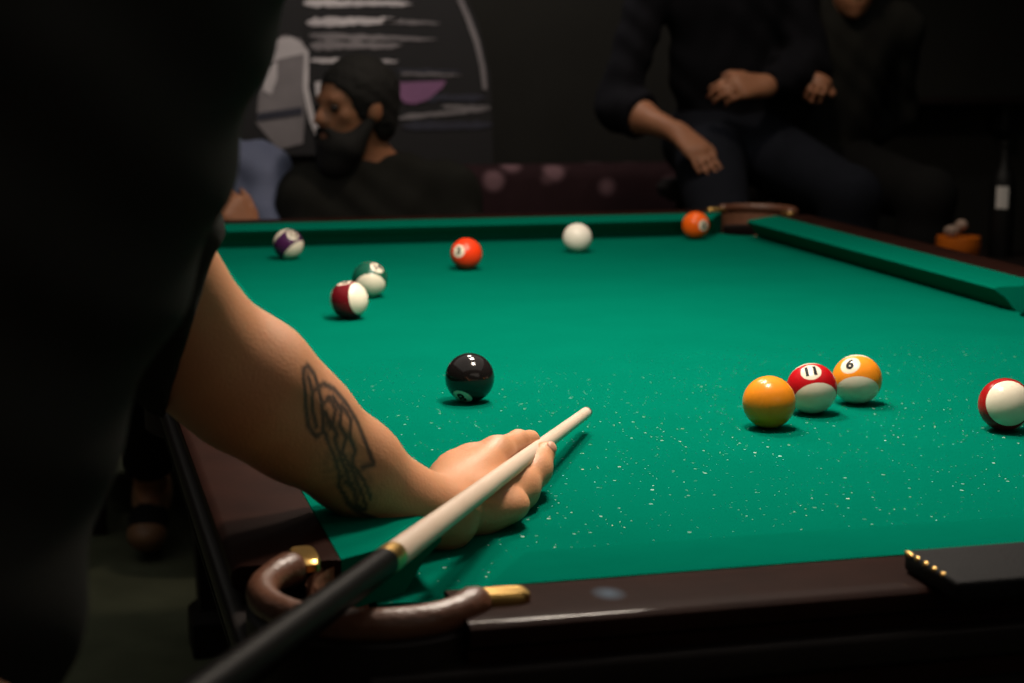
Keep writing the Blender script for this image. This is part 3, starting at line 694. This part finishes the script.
def tattoo(v):
    q_ = v - E_; n_ = q_ @ AN - 0.0044; u = q_ @ AX + 0.003 - 0.020 * np.clip(n_ / 0.03, 0, 1); s = q_ @ AS
    d = np.full(len(v), 1.0); near = (s > 0) & (u > 0.03) & (u < 0.2) & (np.abs(n_) < 0.07)
    P = np.stack([u[near], n_[near]], -1); dn = np.full(len(P), 1.0)
    for st in STROKES:
        for a, b in zip(st[:-1], st[1:]):
            a = np.array(a); b = np.array(b); h = np.clip((P - a) @ (b - a) / ((b - a) @ (b - a)), 0, 1)
            dn = np.minimum(dn, np.linalg.norm(P - a - h[:, None] * (b - a), axis=1))
    d[near] = dn
    ink = np.clip((0.0032 - d) / 0.0020, 0, 1) * 0.92
    # grey wash between the lines
    mot = 0.55 + 0.45 * np.sin(u * 420 + 2 * np.sin(n_ * 300)) * np.sin(n_ * 520 + u * 90)
    c = np.exp(-(((u - 0.132) / 0.030) ** 2 + ((n_ - 0.011) / 0.015) ** 2)) * (s > 0) * 1.0 * mot
    c += np.exp(-(((u - 0.075) / 0.018) ** 2 + ((n_ + 0.020) / 0.010) ** 2)) * (s > 0) * 0.30
    return np.maximum(ink, c)
# the hanging front of the shirt
def cc(a, b, z): return CAM + FW * z + R2 * a + U2 * b
front = [rc(cc(-.246, .27, .97), cc(-.313, .10, .93), 0.132, 0.131), rc(cc(-.313, .10, .93), cc(-.385, -.10, .88), 0.131, 0.143), rc(cc(-.385, -.10, .88), cc(-.54, -.33, .83), 0.145, 0.12)]
HEM_P = A3(-0.1713, 0.0189, B + 0.2715); HEM_N = A3(0.943, -0.123, -0.308)
hand_r = A3(-0.329, -0.586, B + 0.106)
shooter = dict(pelvis=(-0.53, -0.40, B + 0.06), neck=(-0.300, -0.215, B + 0.565), head=(-0.225, -0.10, B + 0.70), face=(0.42, 0.85, -0.25), headup=(0.15, 0.3, 1),
    shL=S_, elL=E_, wrL=Wr, shR=(-0.405, -0.395, B + 0.520), elR=(-0.53, -0.60, B + 0.350), wrR=hand_r + A3(-.03, -.02, 0.085),
    hdR=(0.25, 0.20, -0.85), hbR=(-0.8, 0.35, -0.1), htR=(0.4, 0.9, 0), cuR=1.3,
    hipL=(-0.49, -0.31, B + 0.02), hipR=(-0.59, -0.48, B + 0.02), knL=(-0.44, -0.16, B - 0.34), knR=(-0.60, -0.60, B - 0.36),
    anL=(-0.47, -0.13, 0.085), anR=(-0.68, -0.75, 0.085), toeL=(-0.36, 0.01, 0.035), toeR=(-0.56, -0.62, 0.035))
hemL = [('sub', 0, ('off', 9.0, half(A3(0, 0, 0), (1, 0, 0))), ('x', [half(HEM_P, -HEM_N), rc(E_, Wr, 0.115, 0.10)]))]
a_ = A3(*shooter['elR']) - A3(*shooter['shR']); q_ = A3(*shooter['shR']) + a_ * .75
hemR = [('sub', 0, ('off', 9.0, half(q_, a_)), ('x', [half(q_, -a_), rc(q_, q_ + a_, 0.10, 0.15)]))]
person('person in black shirt leaning over the table, tattooed forearm bridging the cue', shooter, res=0.0026, skin_m='skin', hands=(shooter_hand, 'gen'),
       extra=arms_extra, shirt_extra=front, shirt_res=0.006, hem=hemL + hemR, ink=tattoo, core_k=0.024)
shooter_root = [o for o in bpy.data.objects if o.get('category') == 'person'][-1]
tn = nrm(H(.1530, .3035, .0375) - H(.1370, .2800, .0270)); tside = nrm(np.cross(tn, A3(0, 0, 1)))
tb = nrm(tside * .75 + A3(0, 0, .6)); tb = nrm(tb - tn * (tb @ tn)); tl = np.cross(tn, tb)
nc = H(.1530, .3035, .0375) + tn * 0.001 + tb * 0.0086
blob('nail', el(nc, (0.0070, 0.0062, 0.0034), tn, tl, tb), nc - 0.012, nc + 0.012, 0.0012, M['nail'], shooter_root, levels=3)

# --- things to sit on
def box_thing(name, label, cat, x, y): return thing(name, label, cat, (x, y, 0))
M['upholstery'] = mat('dark_seat_fabric', (0.012, 0.011, 0.011), rough=0.9, noise=0.3, spec=0.1)
def low_chair(x, y, seat_h, ang, label):
    t = thing('lounge_chair', label, 'chair', (x, y, 0))
    c, s = math.cos(ang), math.sin(ang)
    def R(mb): mb.v = [(x + (px * c - py * s), y + (px * s + py * c), pz) for px, py, pz in mb.v]; return mb
    autosmooth(R(MB().box(-0.27, 0.27, -0.27, 0.25, seat_h - 0.11, seat_h, 0.03, seg=3)).build('seat', M['upholstery'], t))
    autosmooth(R(MB().box(-0.27, 0.27, 0.22, 0.32, seat_h - 0.08, seat_h + 0.36, 0.035, seg=3)).build('backrest', M['upholstery'], t))
    for sx in (-.23, .23):
        for sy in (-.22, .22): R(MB().box(sx - .02, sx + .02, sy - .02, sy + .02, 0, seat_h - 0.10, 0.004)).build('leg', M['darkwood'], t)
    return t
def bar_stool(x, y, h, label):
    t = thing('bar_stool', label, 'stool', (x, y, 0))
    autosmooth(MB().lathe((x, y, 0), [(0.0, h - 0.06), (0.15, h - 0.06), (0.18, h - 0.045), (0.185, h - 0.02), (0.17, h - 0.004), (0.0, h)]).build('seat', M['upholstery'], t))
    for k in range(4):
        a = math.pi / 4 + k * math.pi / 2; d = Vector((math.cos(a), math.sin(a), 0))
        MB().tube([Vector((x, y, h - 0.06)) + d * 0.12, Vector((x, y, 0)) + d * 0.22], 0.016, n=10).build('leg', M['black_metal'], t)
    pts = [(x + 0.19 * math.cos(a), y + 0.19 * math.sin(a), 0.28) for a in [2 * math.pi * i / 28 for i in range(28)]]
    MB().tube(pts, 0.010, n=8, closed=True).build('foot_ring', M['black_metal'], t)
    return t
low_chair(0.56, 3.14, 0.29, 0.0, 'low dark chair under the bearded person')
low_chair(0.0, 3.32, 0.31, 0.15, 'low dark chair under the person in the pale blue denim shirt')
bar_stool(1.62, 3.62, 0.79, 'black bar stool under the person in dark jeans')
bar_stool(1.98, 3.80, 0.70, 'black bar stool under the person in black behind the far right pocket')

# --- bearded man
bm_h = A3(0.447, 3.041, B + 0.232)
person('bearded person in a black t-shirt sitting behind the far cushion, head turned left', dict(
    pelvis=(0.515, 3.10, 0.40), neck=(0.490, 3.085, B + 0.080), head=bm_h, face=(-0.93, -0.42, -0.02), headup=(0, 0, 1),
    shL=(0.685, 3.06, B + 0.028), shR=(0.330, 3.07, B + 0.018), elL=(0.735, 2.97, 0.53), elR=(0.300, 2.95, 0.52), wrL=(0.64, 2.76, 0.47), wrR=(0.36, 2.76, 0.46),
    hdL=(-0.3, -0.9, -0.1), hdR=(0.3, -0.9, -0.1), hbL=(0, 0, 1), hbR=(0, 0, 1), htL=(-1, 0, 0), htR=(1, 0, 0), cuL=.5, cuR=.5,
    hipL=(0.60, 3.05, 0.385), hipR=(0.43, 3.05, 0.385), knL=(0.66, 2.62, 0.44), knR=(0.36, 2.62, 0.44), anL=(0.66, 2.58, 0.085), anR=(0.36, 2.58, 0.085),
    toeL=(0.67, 2.45, 0.035), toeR=(0.35, 2.45, 0.035)), beard=True)
# --- person in denim shirt, holding a cue
person('person in a pale blue denim shirt seated left of the bearded person, holding a cue', dict(
    pelvis=(0.05, 3.28, 0.42), neck=(0.03, 3.23, B + 0.145), head=(0.0, 3.18, B + 0.30), face=(0.1, -1, -0.05), headup=(0, 0, 1),
    shL=(0.235, 3.20, B + 0.070), shR=(-0.165, 3.20, B + 0.075), elL=(0.255, 2.98, B - 0.16), elR=(-0.22, 3.03, B - 0.16), wrL=(0.16, 2.745, B - 0.045), wrR=(-0.09, 2.84, 0.56),
    hdL=(-0.45, 0.0, 0.75), hdR=(0.3, -0.9, -0.1), hbL=(0.3, -0.9, 0.2), hbR=(0, 0, 1), htL=(-0.3, 0.2, 0.6), htR=(1, 0, 0), cuL=1.25, cuR=.5,
    hipL=(0.135, 3.20, 0.405), hipR=(-0.04, 3.20, 0.405), knL=(0.14, 2.70, 0.47), knR=(-0.10, 2.72, 0.46), anL=(0.13, 2.68, 0.085), anR=(-0.07, 2.94, 0.150),
    toeL=(0.14, 2.55, 0.035), toeR=(-0.09, 2.82, 0.060)), shirt='denim_shirt', sleeve='long', shoes='shoe_tan', bare_ankle=True)
cue_stick((-0.08, 2.95, B + 0.36 + .35), (0.075, 2.80, B + 0.10), 1.28, 'cue stick held upright by the person in the denim shirt')
# --- person in dark jeans on the stool
person('person in navy sweater and dark jeans perched on a stool, hand resting on the thigh', dict(
    pelvis=(1.62, 3.60, 0.905), neck=(1.585, 3.52, B + 0.68), head=(1.575, 3.47, B + 0.83), face=(-0.35, -0.9, -0.1), headup=(0, 0, 1),
    shL=(1.775, 3.53, B + 0.615), shR=(1.395, 3.55, B + 0.615), elL=(1.83, 3.48, B + 0.33), elR=(1.272, 3.53, B + 0.215), wrL=(1.635, 3.335, B + 0.277), wrR=(1.380, 3.330, B + 0.155),
    hdL=(-0.9, -0.25, 0.0), hdR=(0.30, -0.72, -0.46), hbL=(-0.1, -0.8, 0.5), hbR=(-0.15, -0.45, 0.85), htL=(0, 0.1, 1), htR=(0.5, -0.4, 0.2), cuL=.7, cuR=.22,
    hipL=(1.71, 3.54, 0.885), hipR=(1.54, 3.52, 0.885), knL=(1.80, 3.12, 0.78), knR=(1.42, 3.08, 0.70), anL=(1.80, 3.17, 0.37), anR=(1.42, 3.17, 0.34),
    toeL=(1.80, 3.05, 0.31), toeR=(1.42, 3.05, 0.28)), shirt='navy_cloth', pants='jeans', sleeve='half')
# --- person in black at the right
person('person in black clothes sitting behind the far right pocket, hand near the lap', dict(
    pelvis=(2.00, 3.78, 0.81), neck=(2.03, 3.70, B + 0.50), head=(2.02, 3.62, B + 0.585), face=(-0.3, -0.9, -0.2), headup=(0, 0, 1),
    shL=(2.22, 3.72, B + 0.44), shR=(1.85, 3.72, B + 0.43), elL=(2.30, 3.86, B + 0.18), elR=(1.80, 3.66, B + 0.15), wrL=(2.14, 3.95, B + 0.06), wrR=(1.845, 3.47, B + 0.295),
    hdL=(-0.6, 0.1, -0.5), hdR=(-0.25, -0.6, 0.0), hbL=(0, -0.5, 0.8), hbR=(0.3, -0.2, 0.9), htL=(-.3, 0, 1), htR=(1, 0, 0.2), cuL=.8, cuR=1.3, sleeveR=1.45,
    hipL=(2.09, 3.72, 0.79), hipR=(1.91, 3.72, 0.79), knL=(2.12, 3.30, 0.76), knR=(1.86, 3.30, 0.75), anL=(2.12, 3.35, 0.33), anR=(1.86, 3.36, 0.33),
    toeL=(2.12, 3.23, 0.28), toeR=(1.86, 3.24, 0.28)), shirt='black_cloth', pants='dark_trousers', sleeve='long', beard=False)

# ------------------------------------------------------------------ black case on the near rail
def case():
    x0, x1, y0, y1, z0, z1 = 0.2995, 0.555, -0.206, -0.126, B + 0.0418, B + 0.057
    t = thing('leather_case', 'flat black case with brass studs on its left end, lying on the near rail', 'case', ((x0 + x1) / 2, (y0 + y1) / 2, z0))
    autosmooth(MB().box(x0, x1, y0, y1, z0, z1, 0.0035, seg=3).build('case_body', M['black_leather'], t), 40)
    for k in range(5):
        yy = y1 - 0.006 - k * 0.0125
        L = 0.0075 if k == 0 else 0.0038
        c = (x0 + 0.0018, yy, z1 - 0.0020)
        autosmooth(MB().add(*sphere(c, (0.0022, L, 0.0022))).build('stud', M['brass'], t), 60)
    return t
def sphere(c, r, nu=14, nv=9):
    v = []; f = []
    for i in range(nv + 1):
        th = math.pi * i / nv
        for k in range(nu): v.append((c[0] + r[0] * math.sin(th) * math.cos(2 * math.pi * k / nu), c[1] + r[1] * math.sin(th) * math.sin(2 * math.pi * k / nu), c[2] + r[2] * math.cos(th)))
    for i in range(nv):
        for k in range(nu): f.append([i * nu + k, (i + 1) * nu + k, (i + 1) * nu + (k + 1) % nu, i * nu + (k + 1) % nu])
    return v, f
case()

# ------------------------------------------------------------------ back wall: mural, poster, bench
M['mural_dark'] = mat('mural_black_paint', (0.011, 0.010, 0.011), rough=0.8, noise=0.3, nscale=12)
M['mural_white'] = mat('mural_white_paint', (0.80, 0.74, 0.74), rough=0.8, color2=(0.30, 0.27, 0.28), nscale=9)
M['mural_grey'] = mat('mural_grey_paint', (0.30, 0.27, 0.275), rough=0.8, color2=(0.09, 0.08, 0.085), nscale=7)
M['mural_pink'] = mat('mural_mauve_paint', (0.30, 0.13, 0.27), rough=0.8, noise=0.4, nscale=12)
M['mural_blue'] = mat('mural_slate_paint', (0.035, 0.036, 0.055), rough=0.8, noise=0.4, nscale=12)
YW = Y1
def mp(px, py, lift=0.0): return (0.554 + (px - 305) * 0.00334, YW - 0.03 - lift, B + 0.521 - py * 0.0033)
def mural(name, label, outline, strokes, base):
    mb = MB()
    o2 = [mp(*p) for p in outline]; k = len(o2)
    mb.add(o2 + [(x, YW - 0.001, z) for x, y, z in o2], [list(range(k))[::-1], [k + i for i in range(k)]] + [[i, (i + 1) % k, k + (i + 1) % k, k + i] for i in range(k)], 0)
    for mi, poly, lf in strokes:
        o3 = [mp(*p, lift=lf) for p in poly]; k = len(o3)
        b3 = [(x, YW - 0.031, z) for x, y, z in o3]
        mb.add(o3 + b3, [list(range(k))] + [[i, (i + 1) % k, k + (i + 1) % k, k + i] for i in range(k)], mi)
    o = mb.build(name, None, None, mats=base); return tag(o, label, 'mural')
def stroke(x0, x1, y, h, seed, taper=0.5, n=22, slope=0.0):
    r = random.Random(seed); top = []; bot = []
    for i in range(n + 1):
        t = i / n; ww = h * (1 - taper * t) * (0.75 + 0.5 * r.random()) * min(1, 8 * t + .3) * min(1, 8 * (1 - t) + .15)
        yy = y + slope * t + r.uniform(-.7, .7); xx = x0 + (x1 - x0) * t
        top.append((xx, yy - ww / 2)); bot.append((xx, yy + ww / 2))
    return top + bot[::-1]
st = []
for (x0, x1, y, h, sd, tp, sl, mi) in ((303, 410, 3, 8, 1, .5, 0, 1), (303, 440, -12, 9, 2, .4, 0, 1), (306, 398, 22, 9, 3, .5, -3, 1), (380, 440, 20, 6, 13, .8, 2, 2), (308, 436, 35, 7, 4, .7, 3, 2),
        (309, 400, 44, 9, 5, .5, 0, 2), (309, 396, 58.5, 5, 6, .5, 1, 1), (395, 460, 69, 4, 7, .4, 1, 3), (398, 460, 72, 3, 17, .4, 1, 2), (395, 490, 116, 5, 8, .2, -9, 2), (400, 492, 124, 9, 9, .2, 0, 3), (440, 490, 105, 3.5, 10, .2, 1, 2), (398, 485, 96, 8, 11, .3, 0, 3),
        (310, 440, -28, 8, 21, .4, 0, 1), (312, 420, -44, 9, 22, .4, 0, 2), (312, 440, -60, 9, 23, .4, 0, 1)):
    st.append((mi, stroke(x0, x1, y, h, sd, tp, slope=sl), 0.004))
st.append((4, [(393, 81), (444, 79), (440, 86), (425, 98), (412, 102), (402, 101), (394, 92)], 0.006))
st.append((1, [(313, 80), (326, 79), (324, 92), (314, 94)], 0.005))
st.append((2, [(457, -20), (461, -2), (470, 18), (478, 40), (484, 66), (486, 88), (482, 88), (479, 66), (473, 42), (465, 20), (456, 0), (453, -20)], 0.006))
mural('wall_mural', 'dark wall mural with ragged white streaks and a mauve patch behind the bearded head', [(303, -75), (448, -75), (462, -10), (478, 25), (490, 75), (494, 185), (318, 190), (303, 60)], st,
      [M['mural_dark'], M['mural_white'], M['mural_grey'], M['mural_blue'], M['mural_pink']])
st2 = [(2, [(268, 40), (285, 34), (300, 38), (305, 60), (304, 100), (300, 140), (276, 146), (255, 120), (258, 90), (264, 60)], 0.004), (1, [(268, 38), (290, 36), (302, 42), (303, 52), (285, 56), (268, 60)], 0.006), (1, [(264, 64), (276, 60), (276, 76), (270, 92), (262, 88)], 0.006),
       (1, [(303, 45), (307, 50), (306, 85), (312, 115), (321, 140), (317, 142), (307, 118), (301, 88)], 0.008), (3, [(256, 110), (300, 104), (300, 112), (256, 118)], 0.007)]
mural('wall_poster', 'grey arched wall painting with a pale edge above the denim shirt', [(262, -20), (302, -20), (304, 40), (308, 90), (322, 144), (318, 152), (232, 152), (236, 100), (250, 40)], st2, [M['mural_dark'], M['mural_white'], M['mural_grey'], M['mural_blue']])
# floral bench along the wall
def bench():
    t = thing('upholstered_bench', 'dark bench with a pink flowered back along the wall', 'bench', (1.55, 4.35, 0))
    m = mat('flowered_fabric', (0.030, 0.014, 0.016), rough=0.9, noise=0.4, nscale=18, spec=0.1)
    nt = m.node_tree; b = nt.nodes['Principled BSDF']; prev = b.inputs['Base Color'].links[0].from_socket
    geo = nt.nodes.new('ShaderNodeNewGeometry'); v = nt.nodes.new('ShaderNodeTexVoronoi'); v.inputs['Scale'].default_value = 8
    nt.links.new(geo.outputs['Position'], v.inputs['Vector'])
    mr = nt.nodes.new('ShaderNodeMapRange'); mr.inputs['From Min'].default_value = 0.36; mr.inputs['From Max'].default_value = 0.18
    nt.links.new(v.outputs['Distance'], mr.inputs['Value'])
    mx = nt.nodes.new('ShaderNodeMix'); mx.data_type = 'RGBA'; mx.inputs['B'].default_value = (0.16, 0.09, 0.10, 1)
    nt.links.new(prev, mx.inputs['A']); nt.links.new(mr.outputs[0], mx.inputs['Factor']); nt.links.new(mx.outputs['Result'], b.inputs['Base Color'])
    autosmooth(MB().box(0.95, 2.15, 4.42, 4.58, 0.38, 0.775, 0.05, seg=4).build('backrest', m, t))
    autosmooth(MB().box(0.95, 2.15, 4.02, 4.46, 0.28, 0.42, 0.04, seg=4).build('seat', M['upholstery'], t))
    for x in (1.0, 2.1):
        for y in (4.08, 4.50): MB().box(x - .03, x + .03, y - .03, y + .03, 0, 0.29, 0.004).build('leg', M['darkwood'], t)
bench()

# ------------------------------------------------------------------ side table with drinks at the right
def side_table(x, y, h, label):
    t = thing('side_table', label, 'table', (x, y, 0))
    autosmooth(MB().lathe((x, y, 0), [(0.0, h - 0.03), (0.235, h - 0.03), (0.25, h - 0.02), (0.25, h - 0.005), (0.245, h), (0.0, h)], n=48).build('table_top', M['darkwood'], t))
    autosmooth(MB().lathe((x, y, 0), [(0.0, 0.02), (0.03, 0.02), (0.03, h - 0.03), (0.0, h - 0.03)], n=24).build('pedestal', M['black_metal'], t))
    autosmooth(MB().lathe((x, y, 0), [(0.0, 0.0), (0.2, 0.0), (0.2, 0.012), (0.04, 0.03), (0.0, 0.03)], n=36).build('base', M['black_metal'], t))
side_table(2.16, 3.08, 0.61, 'round dark side table beyond the right cushion')
M['orange_drink'] = mat('orange_drink', (0.80, 0.19, 0.015), rough=0.35, noise=0.3, nscale=30)
M['foam'] = mat('pale_garnish', (0.50, 0.36, 0.29), rough=0.7, noise=0.4, nscale=60)
M['white_cup'] = mat('white_cup', (0.7, 0.68, 0.66), rough=0.5, noise=0.1)
M['glass'] = mat('drinking_glass', (0.9, 0.9, 0.9), rough=0.05, noise=0.0); M['glass'].node_tree.nodes['Principled BSDF'].inputs['Transmission Weight'].default_value = 1.0
def drink(x, y, z):
    t = thing('orange_cup', 'small orange cup heaped with a pale garnish on the side table', 'cup', (x, y, z))
    autosmooth(MB().lathe((x, y, z), [(0, 0), (0.040, 0), (0.054, 0.012), (0.060, 0.04), (0.058, 0.062), (0, 0.062)]).build('cup_bowl', M['orange_drink'], t))
    gm = MB(); r = random.Random(4)
    for k in range(6): gm.add(*sphere((x - 0.012 + r.uniform(-.026, .03), y + r.uniform(-.02, .02), z + 0.070 + r.uniform(0, .028)), (0.017, 0.016, 0.014)))
    gm.build('garnish', M['foam'], t, smooth=True)
drink(2.093, 3.064, 0.61)
def bottle(x, y, z):
    t = thing('bottle', 'dark bottle with a pale label on the side table', 'bottle', (x, y, z))
    autosmooth(MB().lathe((x, y, z), [(0, 0), (0.032, 0), (0.034, 0.01), (0.034, 0.20), (0.028, 0.225), (0.014, 0.255), (0.013, 0.30), (0.016, 0.302), (0.016, 0.315), (0, 0.315)]).build('bottle_body', M['black_metal'], t))
    lb = MB(); vv = []; ff = []
    for i in range(9):
        a = math.radians(-150 + 55 * i / 8)
        for zz in (0.135, 0.195): vv.append((x + 0.0347 * math.cos(a), y + 0.0347 * math.sin(a), z + zz))
    for i in range(8): ff.append([2 * i, 2 * i + 2, 2 * i + 3, 2 * i + 1])
    lb.add(vv, ff); lb.build('label', M['white_cup'], t)
bottle(2.235, 3.09, 0.61)
# ledge on the wall with a small white cup
sh = thing('wall_shelf', 'narrow dark shelf on the back wall at the right', 'shelf', (2.75, YW, B + 0.10))
autosmooth(MB().box(2.3, 3.2, YW - 0.16, YW, B + 0.175, B + 0.198, 0.004).build('shelf_board', M['darkwood'], sh))
for x in (2.45, 3.05): MB().box(x - .012, x + .012, YW - 0.13, YW, B + 0.08, B + 0.174, 0.003).build('bracket', M['black_metal'], sh)

def espresso(x, y, z):
    t = thing('espresso_cup', 'tiny white cup on the wall shelf at the right', 'cup', (x, y, z))
    autosmooth(MB().lathe((x, y, z), [(0, 0), (0.013, 0), (0.018, 0.010), (0.021, 0.038), (0.0185, 0.038), (0.016, 0.012), (0, 0.006)], n=28).build('cup_bowl', M['white_cup'], t))
    MB().tube([(x + 0.019, y, z + 0.030), (x + 0.030, y, z + 0.028), (x + 0.030, y, z + 0.014), (x + 0.017, y, z + 0.012)], 0.003, n=8).build('handle', M['white_cup'], t)
espresso(2.66, YW - 0.09, B + 0.198)

# ------------------------------------------------------------------ the lamp over the table
def lamp():
    t = thing('billiard_lamp', 'hanging three shade billiard lamp over the middle of the table', 'lamp', (0.38, 1.10, HC))
    MB().tube([(0.38, 0.35, LAMP_H + 0.32), (0.38, 1.75, LAMP_H + 0.32)], 0.014, n=14).build('bar', M['brass'], t)
    for y in (0.75, 1.45): MB().tube([(0.38, y, LAMP_H + 0.32), (0.38, y, HC)], 0.006, n=8).build('chain', M['brass'], t)
    for lx, ly, e in LAMPS:
        s = MB(); pr = [(0.030, 0.30), (0.040, 0.20), (0.10, 0.14), (0.19, 0.03), (0.193, 0.03), (0.10, 0.150), (0.045, 0.21), (0.034, 0.302)]
        v = []; f = []; n_ = 36
        for r, z in pr:
            for k in range(n_): v.append((lx + r * math.cos(2 * math.pi * k / n_), ly + r * math.sin(2 * math.pi * k / n_), LAMP_H + z))
        for i in range(len(pr)):
            j = (i + 1) % len(pr)
            for k in range(n_): f.append([i * n_ + k, i * n_ + (k + 1) % n_, j * n_ + (k + 1) % n_, j * n_ + k])
        s.add(v, f); so = autosmooth(s.build('lamp_shade', M['shade_green'], t))
        MB().add(*sphere((lx, ly, LAMP_H + 0.085), (0.032, 0.032, 0.042), 20, 12)).build('bulb', M['bulb'], so, smooth=True)
        MB().lathe((lx, ly, LAMP_H), [(0, 0.12), (0.018, 0.12), (0.02, 0.31), (0, 0.31)], n=16).build('socket', M['brass'], so)
lamp()
